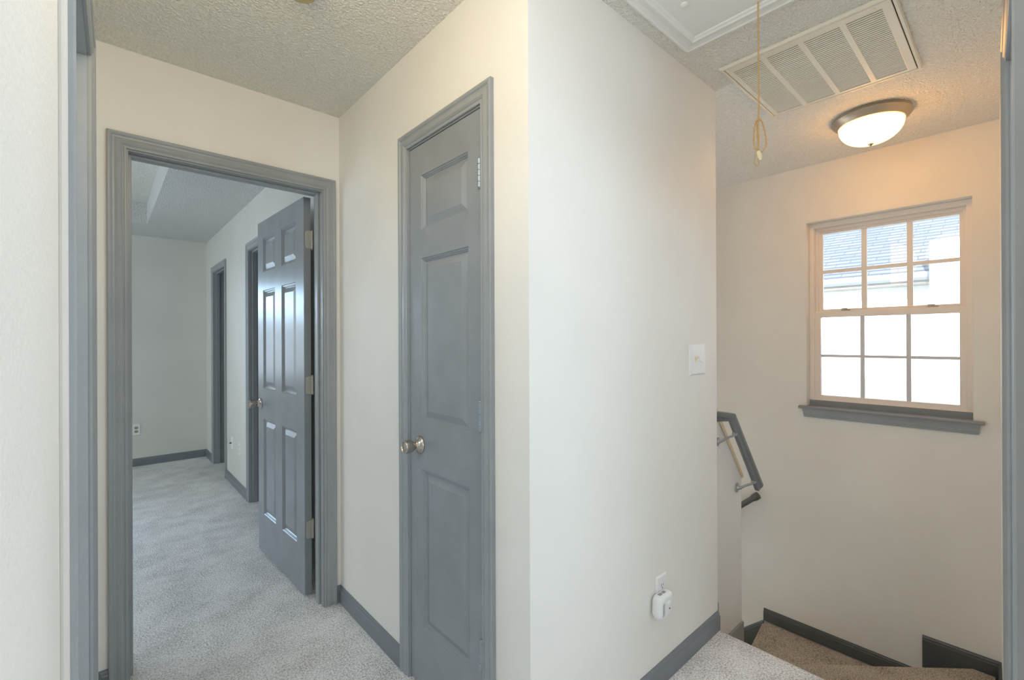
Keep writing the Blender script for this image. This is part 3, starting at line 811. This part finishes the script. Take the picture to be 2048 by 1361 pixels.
# ---------------------------------------------------------------- handrails
hr = root('stair_handrail', (2.45, .935, .5), 'grey handrail on metal brackets along the half wall', 'handrail')
RV = .935
top0, top1 = Vector((2.277, RV, .955)), Vector((2.612, RV, .545))
sd = (top1-top0).normalized(); up_n = Vector((sd.z, 0, -sd.x)); up_n = up_n if up_n.z > 0 else -up_n
side = Vector((0, 1, 0))
RP = [(-.016, 0), (.016, 0), (.021, -.008), (.021, -.020), (.014, -.034), (.010, -.052), (-.010, -.052), (-.014, -.034), (-.021, -.020), (-.021, -.008)]
bm = bmesh.new()
rings = []
# return piece along y from the wall (level), mitred onto the sloping rail
p_wall = Vector((2.277, KV0+.0-.001, .955))
lev_up = Vector((0, 0, 1)); lev_side = Vector((1, 0, 0))
c0 = []
for a, b in RP: c0.append(bm.verts.new(p_wall+lev_side*(-a-.0)+lev_up*b))
mid = []
for a, b in RP:
    mid.append(bm.verts.new(top0+side*a*-1+lev_side*(-a)*1.0*.6+up_n*b))
end = []
for a, b in RP: end.append(bm.verts.new(top1+side*(-a)+up_n*b+sd*(-b*.0)))
for A2, B2 in ((c0, mid), (mid, end)):
    for i in range(len(RP)): bm.faces.new([A2[i], A2[(i+1) % len(RP)], B2[(i+1) % len(RP)], B2[i]])
bm.faces.new(c0); bm.faces.new(end)
finish('rail', bm, RAILM, hr, bevel=.002)
for k in (.17, .86):
    q = top0+(top1-top0)*k+up_n*(-.053)
    wl = Vector((q.x, KV0-.001, q.z-.048))
    bm = bmesh.new()
    pth = smooth_path([wl+Vector((0, -.004, 0)), wl+Vector((0, -.020, .004)), Vector((q.x, RV+.030, q.z-.022)), Vector((q.x, RV+.008, q.z-.010)), Vector((q.x, RV, q.z+.002))], 6)
    n_ = len(pth)
    tube(bm, pth, [.014-.008*min(1, i/(n_*.35)) for i in range(n_)], 12)
    b_ = finish('bracket', bm, STEEL, hr, smooth=True); b_['label'] = 'curved steel bracket'
    bm = bmesh.new(); lathe(bm, [(0, 0), (.026, 0), (.026, .003), (.018, .006), (0, .007)], wl, (0, -1, 0), 24); finish('rosette', bm, STEEL, b_, smooth=True)
    bm = bmesh.new(); lathe(bm, [(0, -.004), (.011, -.004), (.012, .004), (.010, .008), (0, .008)], q, tuple(up_n), 20); finish('saddle', bm, STEEL, b_, smooth=True)
lr = root('lower_handrail', (UD-.06, 2.0, -1.0), 'dark grey round handrail end on the stairwell wall', 'handrail')
bm = bmesh.new()
e0 = Vector((UD-.062, 1.214, .238)); e1 = Vector((UD-.062, 3.4, .238-2.186*.87))
dv = (e1-e0).normalized()
tube(bm, [e0-dv*.0, e0+dv*.004, e0+dv*.03, e0+dv*.06, e1], [.016, .024, .026, .019, .019], 20)
finish('rail', bm, mat('lower rail paint', (88, 88, 88), .4), lr, smooth=True)
for k in (.35, 1.6):
    q = e0+dv*k
    bm = bmesh.new(); tube(bm, smooth_path([q+Vector((0, 0, -.012)), q+Vector((.01, 0, -.05)), Vector((UD-.002, q.y, q.z-.06))], 6), .007, 10)
    finish('bracket', bm, STEEL, lr, smooth=True)

# ---------------------------------------------------------------- lights
def area(name, loc, target, sx, sy, power, rgb, spread=180):
    l = bpy.data.lights.new(name, 'AREA'); l.shape = 'RECTANGLE'; l.size = sx; l.size_y = sy; l.energy = power; l.color = rgb
    l.spread = math.radians(spread)
    o = bpy.data.objects.new(name, l); COL.objects.link(o); o.location = loc
    o.rotation_euler = (Vector(target)-Vector(loc)).to_track_quat('-Z', 'Y').to_euler()
    return o
SKYC = (.66, .82, 1.0)
area('assumed_rear_daylight', (-1.2, -3.0, 1.45), (.6, .6, 1.25), 1.8, 1.4, 31, SKYC)  # assumed daylight from behind the camera, unseen; the rear wall has no window
area('assumed_rear_side_daylight', (-3.0, -1.0, 1.45), (.9, .9, 1.25), 1.6, 1.4, 33, (.82, .92, 1.0))  # second assumed daylight source, added unseen before a solid wall without any opening
area('near_wall_fill', (2.3, -2.2, 1.5), (-.04, .6, 1.4), 1.2, 1.4, 6.8, SKYC, 60)  # unseen fill added to brighten the near left wall
area('left_room_fill', (-1.6, 1.25, 2.35), (-.2, 1.25, .9), .7, .5, 16, SKYC)  # added fill through the left doorway, no known lamp in there
area('right_room_fill', (1.5, -1.6, 2.3), (1.5, 0, .9), .7, .5, 12, SKYC)  # added fill through the right doorway, not a known lamp
area('assumed_bedroom_daylight', (-.625, BV1+.9, 2.2), (-.3, 5.2, .5), 1.6, 1.3, 100, (.48, .74, 1.0))  # assumed sky light, added outside the far bedroom window that is itself assumed
area('bedroom_fill', (-3.0, 4.3, 1.45), (.9, 4.0, 1.0), 1.7, 1.4, 46, (.78, .90, 1.0))  # added bedroom fill; the wall on this side has no window
area('stairwell_fill', (2.75, 4.9, -.6), (2.9, .6, .2), 1.0, 1.6, 14, (1, .98, .95))  # fill added below to lift the stairwell wall, source unseen
def point(name, loc, e, rgb):
    a = bpy.data.lights.new(name, 'POINT'); a.energy = e; a.color = rgb; a.shadow_soft_size = .25
    o = bpy.data.objects.new(name, a); COL.objects.link(o); o.location = loc
point('assumed_hall_lamp', (.12, 1.05, 2.20), 8.6, (1, .76, .38))  # assumed warm lamp out of view; only its light is added, no fixture
point('landing_fill', (.45, .45, 2.20), 7.5, (1, 1, 1))  # neutral overhead fill added here, no fixture belongs to it
sun = bpy.data.lights.new('sun', 'SUN'); sun.energy = 12; sun.angle = math.radians(2); sun.color = (1, .97, .92)
so = bpy.data.objects.new('sun', sun); COL.objects.link(so); so.location = (-5, -3, 12)
so.rotation_euler = Vector((.85, .22, -.36)).to_track_quat('-Z', 'Y').to_euler()
wd = bpy.data.worlds.new('sky'); scene.world = wd; wd.use_nodes = True
bg = wd.node_tree.nodes['Background']; bg.inputs['Color'].default_value = (.74, .87, 1.0, 1); bg.inputs['Strength'].default_value = 4.2

# ---------------------------------------------------------------- camera
cam = bpy.data.cameras.new('camera'); co = bpy.data.objects.new('camera', cam); COL.objects.link(co)
cam.sensor_fit = 'HORIZONTAL'; cam.sensor_width = 36.0; cam.lens = 914.55/2048*36.0
cam.clip_start = .02; cam.clip_end = 200
th, pt, rl = math.radians(48.0873), math.radians(.0286), math.radians(.2389)
F = Vector((math.cos(th)*math.cos(pt), math.sin(th)*math.cos(pt), math.sin(pt))); R = Vector((math.sin(th), -math.cos(th), 0)); U = R.cross(F)
# picture x,y = rotated R,U
Rr = R*math.cos(rl) - U*math.sin(rl); Ur = R*math.sin(rl) + U*math.cos(rl)
mw = Matrix((Rr, Ur, -F)).transposed().to_4x4(); mw.translation = Vector((0, 0, 1.3133))
co.matrix_world = mw
scene.camera = co
vs = scene.view_settings
scene.display_settings.display_device = 'sRGB'
vs.view_transform = 'Standard'; vs.look = 'None'; vs.exposure = -0.15; vs.gamma = 1.0; vs.use_curve_mapping = False
scene.cycles.use_denoising = True
scene.cycles.use_adaptive_sampling = True; scene.cycles.adaptive_threshold = .02
scene.cycles.diffuse_bounces = 8; scene.cycles.max_bounces = 14
for o in list(COL.objects):
    if '_base' in o: del o['_base']
